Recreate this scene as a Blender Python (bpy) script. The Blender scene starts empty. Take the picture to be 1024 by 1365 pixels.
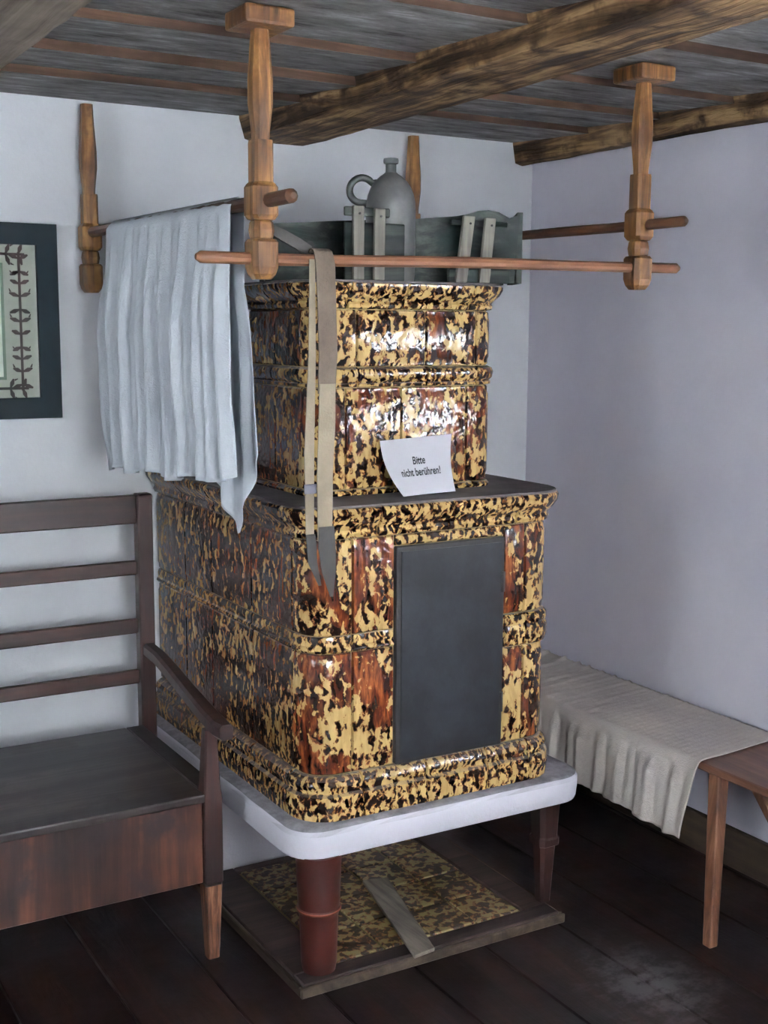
import bpy, bmesh, math, random
from mathutils import Vector, Matrix, noise
random.seed(7)
S = bpy.context.scene
C = S.collection
PI = math.pi

# ------------------------------------------------------------------ camera
cd = bpy.data.cameras.new('camera'); cam = bpy.data.objects.new('camera', cd); C.objects.link(cam)
Rv = Vector((0.86332, -0.50463, 0.00548)); Uv = Vector((0.06862, 0.12813, 0.98938)); Fv = Vector((0.49997, 0.85378, -0.14525))
M = Matrix((Rv, Uv, -Fv)).transposed().to_4x4()
M.translation = Vector((-2.6331, -3.5077, 1.55))
cam.matrix_world = M
cd.sensor_fit = 'VERTICAL'; cd.sensor_height = 24.0
cd.lens = 24.0 * 1653.6 / 1365.0
cd.clip_start = 0.05
S.camera = cam

# ------------------------------------------------------------------ world, lights, exposure
w = bpy.data.worlds.new('world'); S.world = w; w.use_nodes = True
wn = w.node_tree.nodes; wn['Background'].inputs[0].default_value = (0.74, 0.86, 1.0, 1); wn['Background'].inputs[1].default_value = 2.0
def window_light(name, loc, rot, sx, sy, e, col=(0.90, 0.95, 1.0)):
    l = bpy.data.lights.new(name, 'AREA'); l.shape = 'RECTANGLE'; l.size = sx; l.size_y = sy; l.energy = e; l.color = col
    o = bpy.data.objects.new(name, l); C.objects.link(o); o.location = loc; o.rotation_euler = rot
    return o
# daylight just outside the two window openings (right wall, front wall) and the left wall one
window_light('daylight', (0.24, -2.62, 1.45), (0, PI/2, 0), 0.50, 0.52, 125)
window_light('daylight', (-2.05, -4.84, 1.47), (PI/2, 0, 0), 1.0, 0.86, 105)
window_light('daylight', (-4.44, -2.2, 1.47), (0, -PI/2, 0), 0.86, 0.9, 12)
S.view_settings.view_transform = 'Standard'; S.view_settings.look = 'None'
S.view_settings.exposure = 1.40; S.view_settings.gamma = 1.0; S.view_settings.use_curve_mapping = False

# ------------------------------------------------------------------ materials
def srgb(r, g, b):
    f = lambda c: (c/255/12.92) if c/255 <= .04045 else ((c/255+.055)/1.055)**2.4
    return (f(r), f(g), f(b), 1)
class NT:
    def __init__(s, name):
        s.m = bpy.data.materials.new(name); s.m.use_nodes = True
        s.t = s.m.node_tree; s.b = s.t.nodes['Principled BSDF']
        g = s.t.nodes.new('ShaderNodeNewGeometry'); s.pos = g.outputs['Position']; s.nrm = g.outputs['True Normal']
        s.rnd = s.t.nodes.new('ShaderNodeObjectInfo').outputs['Random']
    def link(s, a, b): s.t.links.new(a, b)
    def set(s, sock, v):
        if isinstance(v, bpy.types.NodeSocket): s.link(v, sock)
        else: sock.default_value = v
    def map(s, scale, vec=None, off=None):
        n = s.t.nodes.new('ShaderNodeMapping'); s.link(vec or s.pos, n.inputs[0]); n.inputs['Scale'].default_value = scale
        if off is not None: s.link(off, n.inputs['Location'])
        return n.outputs[0]
    def noise(s, vec, scale, detail=3, rough=.55, dist=0):
        n = s.t.nodes.new('ShaderNodeTexNoise'); s.link(vec, n.inputs[0]); n.inputs['Scale'].default_value = scale
        n.inputs['Detail'].default_value = detail; n.inputs['Roughness'].default_value = rough; n.inputs['Distortion'].default_value = dist
        return n.outputs['Fac']
    def ramp(s, f, stops, interp='LINEAR'):
        n = s.t.nodes.new('ShaderNodeValToRGB'); s.link(f, n.inputs[0]); n.color_ramp.interpolation = interp
        e = n.color_ramp.elements
        while len(e) < len(stops): e.new(.5)
        for i, (p, c) in enumerate(stops):
            e[i].position = p; e[i].color = c if not isinstance(c, (int, float)) else (c, c, c, 1)
        return n.outputs[0]
    def mix(s, f, a, b, mode='MIX'):
        n = s.t.nodes.new('ShaderNodeMix'); n.data_type = 'RGBA'; n.blend_type = mode
        s.set(n.inputs[0], f); s.set(n.inputs[6], a); s.set(n.inputs[7], b); return n.outputs[2]
    def math(s, op, a, b=0.0, clamp=False):
        n = s.t.nodes.new('ShaderNodeMath'); n.operation = op; n.use_clamp = clamp; s.set(n.inputs[0], a); s.set(n.inputs[1], b); return n.outputs[0]
    def bump(s, h, strength=.3, dist=.01):
        n = s.t.nodes.new('ShaderNodeBump'); n.inputs['Strength'].default_value = strength; n.inputs['Distance'].default_value = dist
        s.link(h, n.inputs['Height']); s.link(n.outputs[0], s.b.inputs['Normal'])
    def out(s, col, rough=.6, spec=.5, coat=0, metal=0):
        s.set(s.b.inputs['Base Color'], col); s.set(s.b.inputs['Roughness'], rough)
        s.b.inputs['Specular IOR Level'].default_value = spec; s.b.inputs['Coat Weight'].default_value = coat
        s.b.inputs['Metallic'].default_value = metal
        return s.m
def sepz(n, vec):
    x = n.t.nodes.new('ShaderNodeSeparateXYZ'); n.link(vec, x.inputs[0]); return x.outputs
def shift(n):                                   # a different piece of grain on every board
    c = n.t.nodes.new('ShaderNodeCombineXYZ')
    for i, k in enumerate((13.0, 7.0, 5.0)): n.link(n.math('MULTIPLY', n.rnd, k), c.inputs[i])
    return c.outputs[0]
def wood(name, cols, axis='Z', scale=1.0, rough=.6, bump=.25, spec=.35, blotch=None, st=(.36, .5, .63), bd=.004):
    n = NT(name); cols = [tuple(q*.56 for q in c[:3])+(1,) for c in cols]; blotch = blotch and tuple(q*.56 for q in blotch[:3])+(1,)
    sc = {'X': (3, 40, 40), 'Y': (40, 3, 40), 'Z': (40, 40, 3)}[axis]
    v = n.map(tuple(a*scale for a in sc), off=shift(n))
    g = n.noise(v, 1.0, 5, .65, .6)
    g2 = n.noise(n.map((1, 1, 1), off=shift(n)), 5.0, 3, .6)
    f = n.math('ADD', n.math('MULTIPLY', g, .65), n.math('MULTIPLY', g2, .35))
    c = n.ramp(f, [(st[0], cols[0]), (st[1], cols[1]), (st[2], cols[2])])
    if blotch: c = n.mix(n.ramp(n.noise(n.map((1, 1, 1)), 9, 4, .65), [(.5, 0), (.66, 1)]), c, blotch)
    n.bump(g, bump, bd)
    return n.out(c, rough, spec)
W = {}
W['tan'] = wood('turned_wood', [srgb(66, 42, 24), srgb(136, 92, 52), srgb(190, 142, 88)], 'Z', .9, .45, .6, .35, srgb(104, 66, 40), (.4, .5, .6))
W['rod'] = wood('rod_wood_x', [srgb(74, 46, 32), srgb(124, 82, 58), srgb(154, 106, 76)], 'X', 1.0, .5, .2)
W['rody'] = wood('rod_wood_y', [srgb(66, 44, 34), srgb(98, 66, 50), srgb(128, 88, 62)], 'Y', 1.0, .5, .2)
W['beam'] = wood('beam_wood', [srgb(50, 34, 24), srgb(122, 94, 66), srgb(186, 152, 110)], 'Y', .75, .85, 1.0, .2, srgb(70, 48, 34), (.42, .5, .58), .02)
W['beamgrey'] = wood('grey_beam_wood', [srgb(98, 86, 76), srgb(142, 128, 114), srgb(172, 158, 142)], 'Y', .55, .85, .8, .2)
W['settle'] = wood('settle_wood', [srgb(32, 19, 19), srgb(64, 38, 34), srgb(90, 56, 48)], 'X', .6, .42, .2, .5)
W['settlez'] = wood('settle_post_wood', [srgb(32, 19, 19), srgb(60, 34, 31), srgb(86, 50, 43)], 'Z', .6, .42, .2, .5)
W['panel'] = wood('settle_panel_wood', [srgb(34, 20, 18), srgb(74, 44, 36), srgb(118, 72, 54)], 'Z', .28, .38, .2, .5, srgb(52, 38, 40), (.4, .5, .6))
W['seat'] = wood('worn_seat_wood', [srgb(30, 25, 26), srgb(56, 48, 48), srgb(88, 78, 74)], 'X', .25, .36, .3, .5, srgb(40, 22, 16), (.42, .5, .6))
W['foot'] = wood('worn_foot_wood', [srgb(50, 30, 24), srgb(132, 84, 60), srgb(196, 144, 108)], 'Z', 1.6, .6, .5)
W['bench'] = wood('bench_wood', [srgb(66, 44, 36), srgb(112, 76, 60), srgb(146, 104, 82)], 'Y', .6, .4, .2)
W['benchleg'] = wood('bench_leg_wood', [srgb(70, 44, 34), srgb(132, 88, 66), srgb(172, 122, 94)], 'Z', .7, .45, .2)
def floor_mat():
    n = NT('dark_floor_wood')
    g = n.noise(n.map((22, 2.2, 22), off=shift(n)), 1.0, 5, .65, .6); b = n.noise(n.map((1, 1, 1)), 3.2, 5, .65)
    c = n.ramp(n.math('ADD', n.math('MULTIPLY', g, .55), n.math('MULTIPLY', b, .45)), [(.36, srgb(11, 7, 8)), (.5, srgb(27, 16, 15)), (.64, srgb(50, 29, 23))])
    vd = n.t.nodes.new('ShaderNodeVectorMath'); vd.operation = 'DISTANCE'; n.link(n.map((1, .75, 1)), vd.inputs[0]); vd.inputs[1].default_value = (-.66, -1.43*.75, 0)
    near = n.ramp(vd.outputs['Value'], [(.03, 1), (.24, 0)])                     # the scuffed, worn spot in front of the bench
    sc = n.ramp(n.math('ADD', n.noise(n.map((1, 1.4, 1)), 16, 6, .7), n.math('MULTIPLY', near, .22)), [(.58, 0), (.74, .75)])
    c = n.mix(n.math('MULTIPLY', sc, near), c, srgb(96, 92, 94))
    n.bump(n.math('ADD', g, n.math('MULTIPLY', b, 2)), .4, .004)
    return n.out(c, n.ramp(b, [(.35, .3), (.65, .55)]), .45)
W['floor'] = floor_mat()
W['plat'] = wood('platform_wood', [srgb(34, 25, 24), srgb(60, 45, 42), srgb(88, 68, 62)], 'X', .5, .6, .3)
W['lath'] = wood('grey_lath_wood', [srgb(100, 92, 84), srgb(142, 132, 120), srgb(172, 160, 144)], 'Y', .8, .7, .4)
W['rbase'] = wood('grey_brown_board', [srgb(50, 40, 34), srgb(82, 68, 56), srgb(104, 88, 72)], 'Y', .5, .6, .3)
W['pale'] = wood('pale_batten_wood', [srgb(110, 104, 96), srgb(156, 150, 140), srgb(184, 178, 164)], 'Z', .8, .7, .4)
W['darkg'] = wood('dark_green_wood', [srgb(22, 24, 25), srgb(54, 60, 58), srgb(104, 110, 104)], 'X', .5, .6, .6, .25, srgb(44, 64, 60))

def ceil_mat():                                 # grey board undersides
    n = NT('grey_ceiling_boards')
    g = n.noise(n.map((3.2, 17, 17), off=shift(n)), 1.0, 7, .72, 1.6)
    b = n.noise(n.map((1, 2, 1)), 7, 6, .7)
    c = n.ramp(n.math('ADD', n.math('MULTIPLY', g, .45), n.math('MULTIPLY', b, .55)),
               [(.36, srgb(56, 50, 46)), (.45, srgb(104, 102, 100)), (.54, srgb(128, 127, 125)), (.64, srgb(166, 167, 166))])
    n.bump(g, .6, .006); return n.out(c, .8, .2)
M_ceil = ceil_mat()
M_edge = wood('brown_board_edge', [srgb(44, 30, 24), srgb(84, 62, 50), srgb(118, 90, 72)], 'X', .5, .7, .4, .2)

def plaster(name, col, col2, bump=.25):
    n = NT(name)
    a = n.noise(n.map((1, 1, 1)), 2.2, 4, .6); b = n.noise(n.map((1, 1, 1)), 40, 5, .65)
    h = n.math('ADD', n.math('MULTIPLY', a, 2.0), n.math('MULTIPLY', b, .25))
    n.bump(h, bump, .012)
    return n.out(n.mix(n.ramp(a, [(.35, 0), (.65, 1)]), col, col2), .9, .15)
M_wall = plaster('whitewashed_wall', srgb(222, 224, 230), srgb(234, 236, 240))
M_wallr = plaster('whitewashed_wall_right', srgb(212, 209, 222), srgb(222, 219, 230))
def slab_mat():
    n = NT('whitewashed_masonry')
    z = sepz(n, n.nrm)[2]
    a = n.noise(n.map((1, 1, 1)), 30, 6, .7); b = n.noise(n.map((1, 1, 1)), 7, 3, .6)
    dust = n.math('MULTIPLY', n.ramp(z, [(.45, 0), (.8, 1)]), n.ramp(n.math('ADD', n.math('MULTIPLY', a, .5), n.math('MULTIPLY', b, .5)), [(.3, .55), (.6, 1)]))
    c = n.mix(dust, srgb(220, 217, 226), srgb(116, 114, 118))
    n.bump(a, .5, .008); return n.out(c, .85, .2)
M_slab = slab_mat()

def glaze(name, sc, t, cloud=.5, seed=0.0, green=False, rust=.56, deep=0):
    """cream lead glaze with running dark brown spots and rusty clouds"""
    n = NT(name)
    base = n.t.nodes.new('ShaderNodeVectorMath'); base.operation = 'ADD'; n.link(n.pos, base.inputs[0]); base.inputs[1].default_value = (seed, seed*.7, seed*1.3)
    p = base.outputs[0]
    wob = n.t.nodes.new('ShaderNodeTexNoise'); n.link(p, wob.inputs[0]); wob.inputs['Scale'].default_value = 38; wob.inputs['Detail'].default_value = 2
    vm = n.t.nodes.new('ShaderNodeVectorMath'); vm.operation = 'MULTIPLY_ADD'; n.link(wob.outputs['Color'], vm.inputs[0]); vm.inputs[1].default_value = (.022, .022, .03); n.link(p, vm.inputs[2])
    v = n.map((1, 1, .6), vm.outputs[0])
    vo = n.t.nodes.new('ShaderNodeTexVoronoi'); vo.feature = 'SMOOTH_F1'; n.link(v, vo.inputs['Vector']); vo.inputs['Scale'].default_value = sc; vo.inputs['Smoothness'].default_value = .35
    spot = n.noise(v, sc*.9, 3, .6, .2)
    cl = n.noise(n.map((1, 1, .75), p), 7.5, 3, .55, .8)
    f = n.math('ADD', n.math('SUBTRACT', n.math('MULTIPLY', spot, .9), n.math('MULTIPLY', vo.outputs['Distance'], .34)), n.math('MULTIPLY', n.math('SUBTRACT', cl, .5), cloud))
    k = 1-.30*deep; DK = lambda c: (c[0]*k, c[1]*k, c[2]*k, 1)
    cream = srgb(190, 162, 108) if not green else srgb(128, 122, 84)
    streak = n.noise(n.map((70, 70, 16), p), 1.0, 3, .6, .4)
    rusty = n.ramp(streak, [(.36, DK(srgb(40, 17, 11))), (.5, DK(srgb(86, 36, 20))), (.66, DK(srgb(150, 84, 46)))])
    tone = n.mix(n.ramp(cl, [(rust-.06, 0), (rust, 1)]), srgb(110, 66, 34), rusty)
    dark = n.mix(n.ramp(cl, [(rust, 0), (rust+.08, .75)]), srgb(34, 20, 15), rusty)
    m1 = n.ramp(f, [(t-.03, 0), (t+.015, 1)]); m2 = n.ramp(f, [(t+.005, 0), (t+.06, 1)])
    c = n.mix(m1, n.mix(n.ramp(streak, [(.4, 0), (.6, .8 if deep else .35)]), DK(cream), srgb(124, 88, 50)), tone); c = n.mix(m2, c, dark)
    h = n.math('ADD', n.noise(n.map((1, 1, 1), p), 20, 2, .5), n.math('MULTIPLY', n.noise(n.map((1, 1, 1), p), 80, 2, .5), .22))
    n.bump(h, .6, .006)
    z = sepz(n, n.nrm)[2]                       # dust lies on what faces up
    d = n.ramp(z, [(.7, 0), (.97, .75)])
    if not green: c = n.mix(d, c, srgb(88, 83, 82))
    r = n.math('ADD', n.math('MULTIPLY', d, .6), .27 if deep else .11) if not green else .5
    return n.out(c, r, .5, .0)
M_tile = glaze('mottled_tile_glaze', 70, .250, .62)
M_tile2 = glaze('mottled_tile_glaze_rusty', 62, .232, .85, 3.7, False, .46)
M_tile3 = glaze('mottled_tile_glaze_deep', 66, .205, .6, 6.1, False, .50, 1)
M_mould = glaze('mottled_moulding_glaze', 84, .262, .2, 9.1, False, .66)
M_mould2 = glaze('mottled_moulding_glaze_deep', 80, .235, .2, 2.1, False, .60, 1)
M_ftile = glaze('mottled_floor_tile_glaze', 48, .255, .15, 5.0, True, .7)
def plain(name, col, rough=.6, spec=.4, bump=0, bs=60, col2=None, metal=0, bsc=8):
    n = NT(name)
    c = col
    if col2: c = n.mix(n.ramp(n.noise(n.map((1, 1, 1)), bsc, 5, .65), [(.38, 0), (.62, 1)]), col, col2)
    if bump: n.bump(n.noise(n.map((1, 1, 1)), bs, 4, .6), bump, .004)
    return n.out(c, rough, spec, 0, metal)
M_grout = plain('pale_grout', srgb(140, 122, 86), .8, .2, .3)
M_fgrout = plain('floor_grout', srgb(112, 104, 76), .9, .2, .3)
M_dust = plain('dusty_stone_top', srgb(96, 91, 92), .75, .3, .4, 40, srgb(74, 69, 70))
M_iron = plain('black_sheet_iron', srgb(26, 26, 29), .42, .35, .3, 14, srgb(40, 42, 47))
M_ironf = plain('black_iron_frame', srgb(30, 28, 29), .5, .4, .2, 30, srgb(44, 40, 41))
M_redleg = plain('ox_red_paint', srgb(60, 24, 19), .45, .4, .2, 40, srgb(46, 18, 15))
M_ringp = plain('worn_red_ring', srgb(100, 54, 40), .5, .4)
M_jug = plain('grey_stoneware', srgb(86, 87, 88), .38, .5, .3, 30, srgb(112, 111, 110), 0, 10)
M_jugd = plain('dark_stoneware', srgb(52, 55, 55), .4, .4, .3, 30, srgb(68, 70, 69))
M_strap = plain('worn_grey_strap', srgb(100, 89, 78), .8, .2, .5, 200, srgb(80, 69, 61))
M_strapd = plain('dark_leather', srgb(38, 37, 37), .55, .4, .4, 60, srgb(54, 50, 47))
M_strapl = plain('light_canvas_strap', srgb(122, 112, 97), .85, .2, .4, 200, srgb(140, 129, 112))
M_paper = plain('white_paper', srgb(205, 203, 210), .7, .3)
M_ink = plain('grey_black_ink', srgb(52, 52, 58), .8, .2)
M_frame = plain('dark_blue_green_frame', srgb(9, 22, 29), .45, .12, .1, 40, srgb(12, 29, 37))
M_mat = plain('greenish_mount', srgb(158, 162, 150), .7, .3, 0, 60, srgb(172, 176, 164))
M_matg = plain('green_slip', srgb(78, 98, 82), .5, .4, 0, 60, srgb(96, 116, 98))
M_orn = plain('printed_twig', srgb(30, 34, 33), .7, .3, 0, 60, srgb(60, 40, 40))
M_pic = plain('pale_picture', srgb(190, 198, 184), .3, .5, 0, 60, srgb(224, 228, 216), 0, 12)
M_metal = plain('small_metal_buckle', srgb(120, 118, 130), .35, .5, 0, 60, None, 1)
M_dot = plain('dark_nail', srgb(30, 30, 30), .5)
def glassm():
    n = NT('window_glass'); n.b.inputs['Transmission Weight'].default_value = 1; n.b.inputs['IOR'].default_value = 1.02
    return n.out((1, 1, 1, 1), .0, .5)
M_glass = glassm()
def cloth(name, col, col2, weave=True, back=None):
    n = NT(name)
    a = n.noise(n.map((1, 1, 1)), 5, 4, .6); f = n.noise(n.map((1, 1, 1)), 300, 2, .5)
    n.bump(n.math('ADD', f, n.math('MULTIPLY', n.noise(n.map((1, 1, 1)), 24, 4, .6), 3)), .35, .003)
    return n.out(n.mix(n.ramp(a, [(.35, 0), (.65, 1)]), col, col2), .9, .1)
M_towel = cloth('white_linen', srgb(192, 197, 204), srgb(208, 212, 218))
M_bcloth = cloth('cream_linen', srgb(186, 178, 174), srgb(202, 193, 185))

# ------------------------------------------------------------------ object helpers
ROOT = {}
def setp(o, label=None, cat=None, group=None, kind=None):
    if label: o['label'] = label
    if cat: o['category'] = cat
    if group: o['group'] = group
    if kind: o['kind'] = kind
    return o
def thing(name, loc, label, cat, group=None):
    o = bpy.data.objects.new(name, None); C.objects.link(o); o.location = loc; o.empty_display_size = .05
    ROOT[o.name] = Vector(loc); return setp(o, label, cat, group)
def obj(name, bm, mats, parent=None, smooth=False, loc=None):
    """bm is in world coordinates; the object's origin goes to its root's place (or loc)"""
    me = bpy.data.meshes.new(name)
    bmesh.ops.recalc_face_normals(bm, faces=bm.faces)
    r = ROOT[parent.name] if parent is not None else Vector(loc or (0, 0, 0))
    if r.length: bmesh.ops.translate(bm, verts=bm.verts, vec=-r)
    bm.to_mesh(me); bm.free()
    for m in (mats if isinstance(mats, (list, tuple)) else [mats]): me.materials.append(m)
    if smooth: me.shade_smooth() if smooth is True else me.set_sharp_from_angle(angle=smooth)
    o = bpy.data.objects.new(name, me); C.objects.link(o)
    if parent is not None: o.parent = parent
    else: o.location = r
    ROOT[o.name] = r
    return o
def BM(): return bmesh.new()
def box(bm, x0, x1, y0, y1, z0, z1, bev=0, seg=1, mi=0):
    r = bmesh.ops.create_cube(bm, size=1)
    vs = r['verts']
    for v in vs: v.co = Vector((x0 if v.co.x < 0 else x1, y0 if v.co.y < 0 else y1, z0 if v.co.z < 0 else z1))
    fs = list({f for v in vs for f in v.link_faces})
    for f in fs: f.material_index = mi
    if bev:
        es = list({e for f in fs for e in f.edges})
        bmesh.ops.bevel(bm, geom=es, offset=bev, segments=seg, affect='EDGES', profile=.5)
    return bm
def hexa(bm, P, bev=0):                         # eight corners: bottom loop then top loop
    vs = [bm.verts.new(p) for p in P]
    fs = [bm.faces.new([vs[i] for i in f]) for f in ((3, 2, 1, 0), (4, 5, 6, 7), (0, 1, 5, 4), (1, 2, 6, 5), (2, 3, 7, 6), (3, 0, 4, 7))]
    if bev: bmesh.ops.bevel(bm, geom=list({e for f in fs for e in f.edges}), offset=bev, segments=2, affect='EDGES', profile=.5)
    return bm
def frames(pts):
    T = []
    for i in range(len(pts)):
        a = pts[max(i-1, 0)]; b = pts[min(i+1, len(pts)-1)]; T.append((b-a).normalized())
    return T
def tube(bm, pts, rad, n=12, cap=True, up=None):
    pts = [Vector(p) for p in pts]; T = frames(pts); rings = []
    u = Vector(up) if up else (Vector((0, 0, 1)) if abs(T[0].z) < .9 else Vector((1, 0, 0)))
    for i, p in enumerate(pts):
        r = rad[i] if isinstance(rad, (list, tuple)) else rad
        a = T[i].cross(u).normalized(); b = a.cross(T[i]).normalized(); u = b
        rings.append([bm.verts.new(p + (a*math.cos(t) + b*math.sin(t))*r) for t in [2*PI*k/n for k in range(n)]])
    for i in range(len(rings)-1):
        for k in range(n): bm.faces.new((rings[i][k], rings[i][(k+1) % n], rings[i+1][(k+1) % n], rings[i+1][k]))
    if cap: bm.faces.new(rings[0]); bm.faces.new(rings[-1][::-1])
    return bm
def lathe(bm, c, prof, n=32):
    rings = []
    for r, z in prof: rings.append([bm.verts.new((c[0]+r*math.cos(2*PI*k/n), c[1]+r*math.sin(2*PI*k/n), c[2]+z)) for k in range(n)])
    for i in range(len(rings)-1):
        for k in range(n): bm.faces.new((rings[i][k], rings[i][(k+1) % n], rings[i+1][(k+1) % n], rings[i+1][k]))
    bm.faces.new(rings[0]); bm.faces.new(rings[-1][::-1]); return bm
def sqloft(bm, secs):                           # secs: (centre x, centre y, z, half width, chamfer)
    rings = []
    for x, y, z, h, c in secs:
        P = [(h, -h+c), (h, h-c), (h-c, h), (-h+c, h), (-h, h-c), (-h, -h+c), (-h+c, -h), (h-c, -h)]
        rings.append([bm.verts.new((x+a, y+b, z)) for a, b in P])
    for i in range(len(rings)-1):
        for k in range(8): bm.faces.new((rings[i][k], rings[i][(k+1) % 8], rings[i+1][(k+1) % 8], rings[i+1][k]))
    bm.faces.new(rings[0]); bm.faces.new(rings[-1][::-1]); return bm
def ribbon(bm, pts, wid, wd, th):               # flat strap: path, width, width direction, thickness
    pts = [Vector(p) for p in pts]; T = frames(pts); rings = []
    for i, p in enumerate(pts):
        d = (wd[i] if isinstance(wd, list) else Vector(wd)); w_ = (wid[i] if isinstance(wid, list) else wid)/2
        nn = T[i].cross(d).normalized()*th/2
        rings.append([bm.verts.new(p+q) for q in (d*w_+nn, -d*w_+nn, -d*w_-nn, d*w_-nn)])
    for i in range(len(rings)-1):
        for k in range(4): bm.faces.new((rings[i][k], rings[i][(k+1) % 4], rings[i+1][(k+1) % 4], rings[i+1][k]))
    bm.faces.new(rings[0]); bm.faces.new(rings[-1][::-1]); return bm
def grid(bm, nu, nv, f, th=0, tf=None):         # sheet of real thickness
    V = [[bm.verts.new(f(i/nu, j/nv)) for j in range(nv+1)] for i in range(nu+1)]
    F = [bm.faces.new((V[i][j], V[i+1][j], V[i+1][j+1], V[i][j+1])) for i in range(nu) for j in range(nv)]
    if th:
        bmesh.ops.recalc_face_normals(bm, faces=bm.faces)
        bm.normal_update(); bmesh.ops.solidify(bm, geom=F, thickness=th)
    return bm
def nz(x, y=0, z=0, s=1): return noise.noise(Vector((x*s, y*s, z*s)))

# ================================================================== SETTING
XL, YF, H = -4.2, -4.6, 2.178
bm = BM(); box(bm, XL-.2, .2, YF-.2, .2, -.10, -.022)
floor = setp(obj('floor', bm, W['floor']), kind='structure')
x = XL; i = 0
fw = [.21, .24, .19, .23, .22, .20, .25]
while x < -.001:
    wd = min(fw[i % 7], -x) if -x > .08 else -x
    for (ya, yb) in (((YF, -2.1), (-2.1, 0)) if i % 2 else ((YF, -2.9), (-2.9, 0))):
        dz = random.uniform(-.0015, .0015)
        bm = BM(); box(bm, x+.002, x+wd-.002, ya+.0015, yb-.0015, -.022, dz, .003)
        obj('plank', bm, W['floor'], floor)
    x += wd; i += 1
bm = BM(); box(bm, XL-.2, .2, 0, .2, -.1, 2.5); setp(obj('wall_back', bm, M_wall), kind='structure')
def wall_x(name, xa, xb, wy0, wy1, z0, z1, m):    # wall with one opening, thickness along x
    bm = BM()
    box(bm, xa, xb, YF-.2, wy0, -.1, 2.5); box(bm, xa, xb, wy1, .0, -.1, 2.5)
    box(bm, xa, xb, wy0, wy1, -.1, z0); box(bm, xa, xb, wy0, wy1, z1, 2.5)
    return setp(obj(name, bm, m), kind='structure')
wall_x('wall_right', 0, .2, -2.92, -2.32, 1.17, 1.73, M_wallr)
wall_x('wall_left', XL-.2, XL, -2.65, -1.75, 1.05, 1.89, M_wall)
bm = BM()
box(bm, XL, -2.57, YF-.2, YF, -.1, 2.5); box(bm, -1.53, 0, YF-.2, YF, -.1, 2.5)
box(bm, -2.57, -1.53, YF-.2, YF, -.1, 1.04); box(bm, -2.57, -1.53, YF-.2, YF, 1.90, 2.5)
setp(obj('wall_front', bm, M_wall), kind='structure')
M_winf = plain('white_window_paint', srgb(205, 205, 200), .5)
def window(name, c, half, hz, ax):
    r = thing(name, c, None, None); r['kind'] = 'structure'; del_keys = None
    def bar(a0, a1, z0, z1, t=.025):
        bm = BM()
        if ax == 'y': box(bm, c[0]-t, c[0]+t, c[1]+a0, c[1]+a1, c[2]+z0, c[2]+z1, .004)
        else: box(bm, c[0]+a0, c[0]+a1, c[1]-t, c[1]+t, c[2]+z0, c[2]+z1, .004)
        return bm
    for a in ((-half, -half+.05, -hz, hz), (half-.05, half, -hz, hz), (-half, half, -hz, -hz+.05), (-half, half, hz-.05, hz)):
        obj('window_frame', bar(*a), M_winf, r)
    obj('muntin', bar(-.02, .02, -hz, hz, .018), M_winf, r); obj('muntin', bar(-half, half, .04, .065, .012), M_winf, r)
    obj('pane', bar(-half+.04, half-.04, -hz+.04, hz-.04, .002), M_glass, r)
window('window_1', (.10, -2.62, 1.45), .30, .28, 'y')
window('window_2', (-2.05, YF-.1, 1.47), .52, .43, 'x')
window('window_3', (XL-.1, -2.2, 1.47), .45, .42, 'y')
# skirting board along the right wall
bm = BM(); box(bm, -.022, -.001, YF, -.001, 0.002, .12, .004); setp(obj('baseboard_right', bm, W['rbase']), kind='structure')

# ceiling: backing deck, lapped boards, hewn beams
bm = BM(); box(bm, XL-.2, .2, YF-.2, .2, 2.235, 2.30); ceiling = setp(obj('ceiling', bm, W['beam']), kind='structure')
fronts = [-.40, -.70, -1.0, -1.42, -1.75, -2.10, -2.42, -2.78, -3.1, -3.45, -3.8, -4.15, -4.59]
back = 0.0
for k, fy in enumerate(fronts):
    segs = [(XL, -2.05), (-2.05, -.92), (-.92, 0)]
    for (xa, xb) in segs:
        j = random.uniform(-.012, .012); j2 = random.uniform(-.012, .012); zb = 2.155 + random.uniform(-.005, .003)
        bk = back + (.02 if k else 0)
        bm = BM()
        n = 10; low = []; 
        rows = []
        for a in range(n+1):
            t = a/n; xx = xa + .001 + (xb-xa-.002)*t; yy = fy + j + (j2-j)*t + nz(xx*3, k*5)*.006
            rows.append([bm.verts.new((xx, yy, zb)), bm.verts.new((xx, bk, 2.176)), bm.verts.new((xx, bk, 2.200)), bm.verts.new((xx, yy+.004, zb+.024))])
        for a in range(n):
            for q in range(4):
                f = bm.faces.new((rows[a][q], rows[a][(q+1) % 4], rows[a+1][(q+1) % 4], rows[a+1][q]))
                f.material_index = 1 if q == 3 else 0
        bm.faces.new(rows[0]); bm.faces.new(rows[-1][::-1])
        obj('board', bm, [M_ceil, M_edge], ceiling)
    back = fy
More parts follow.
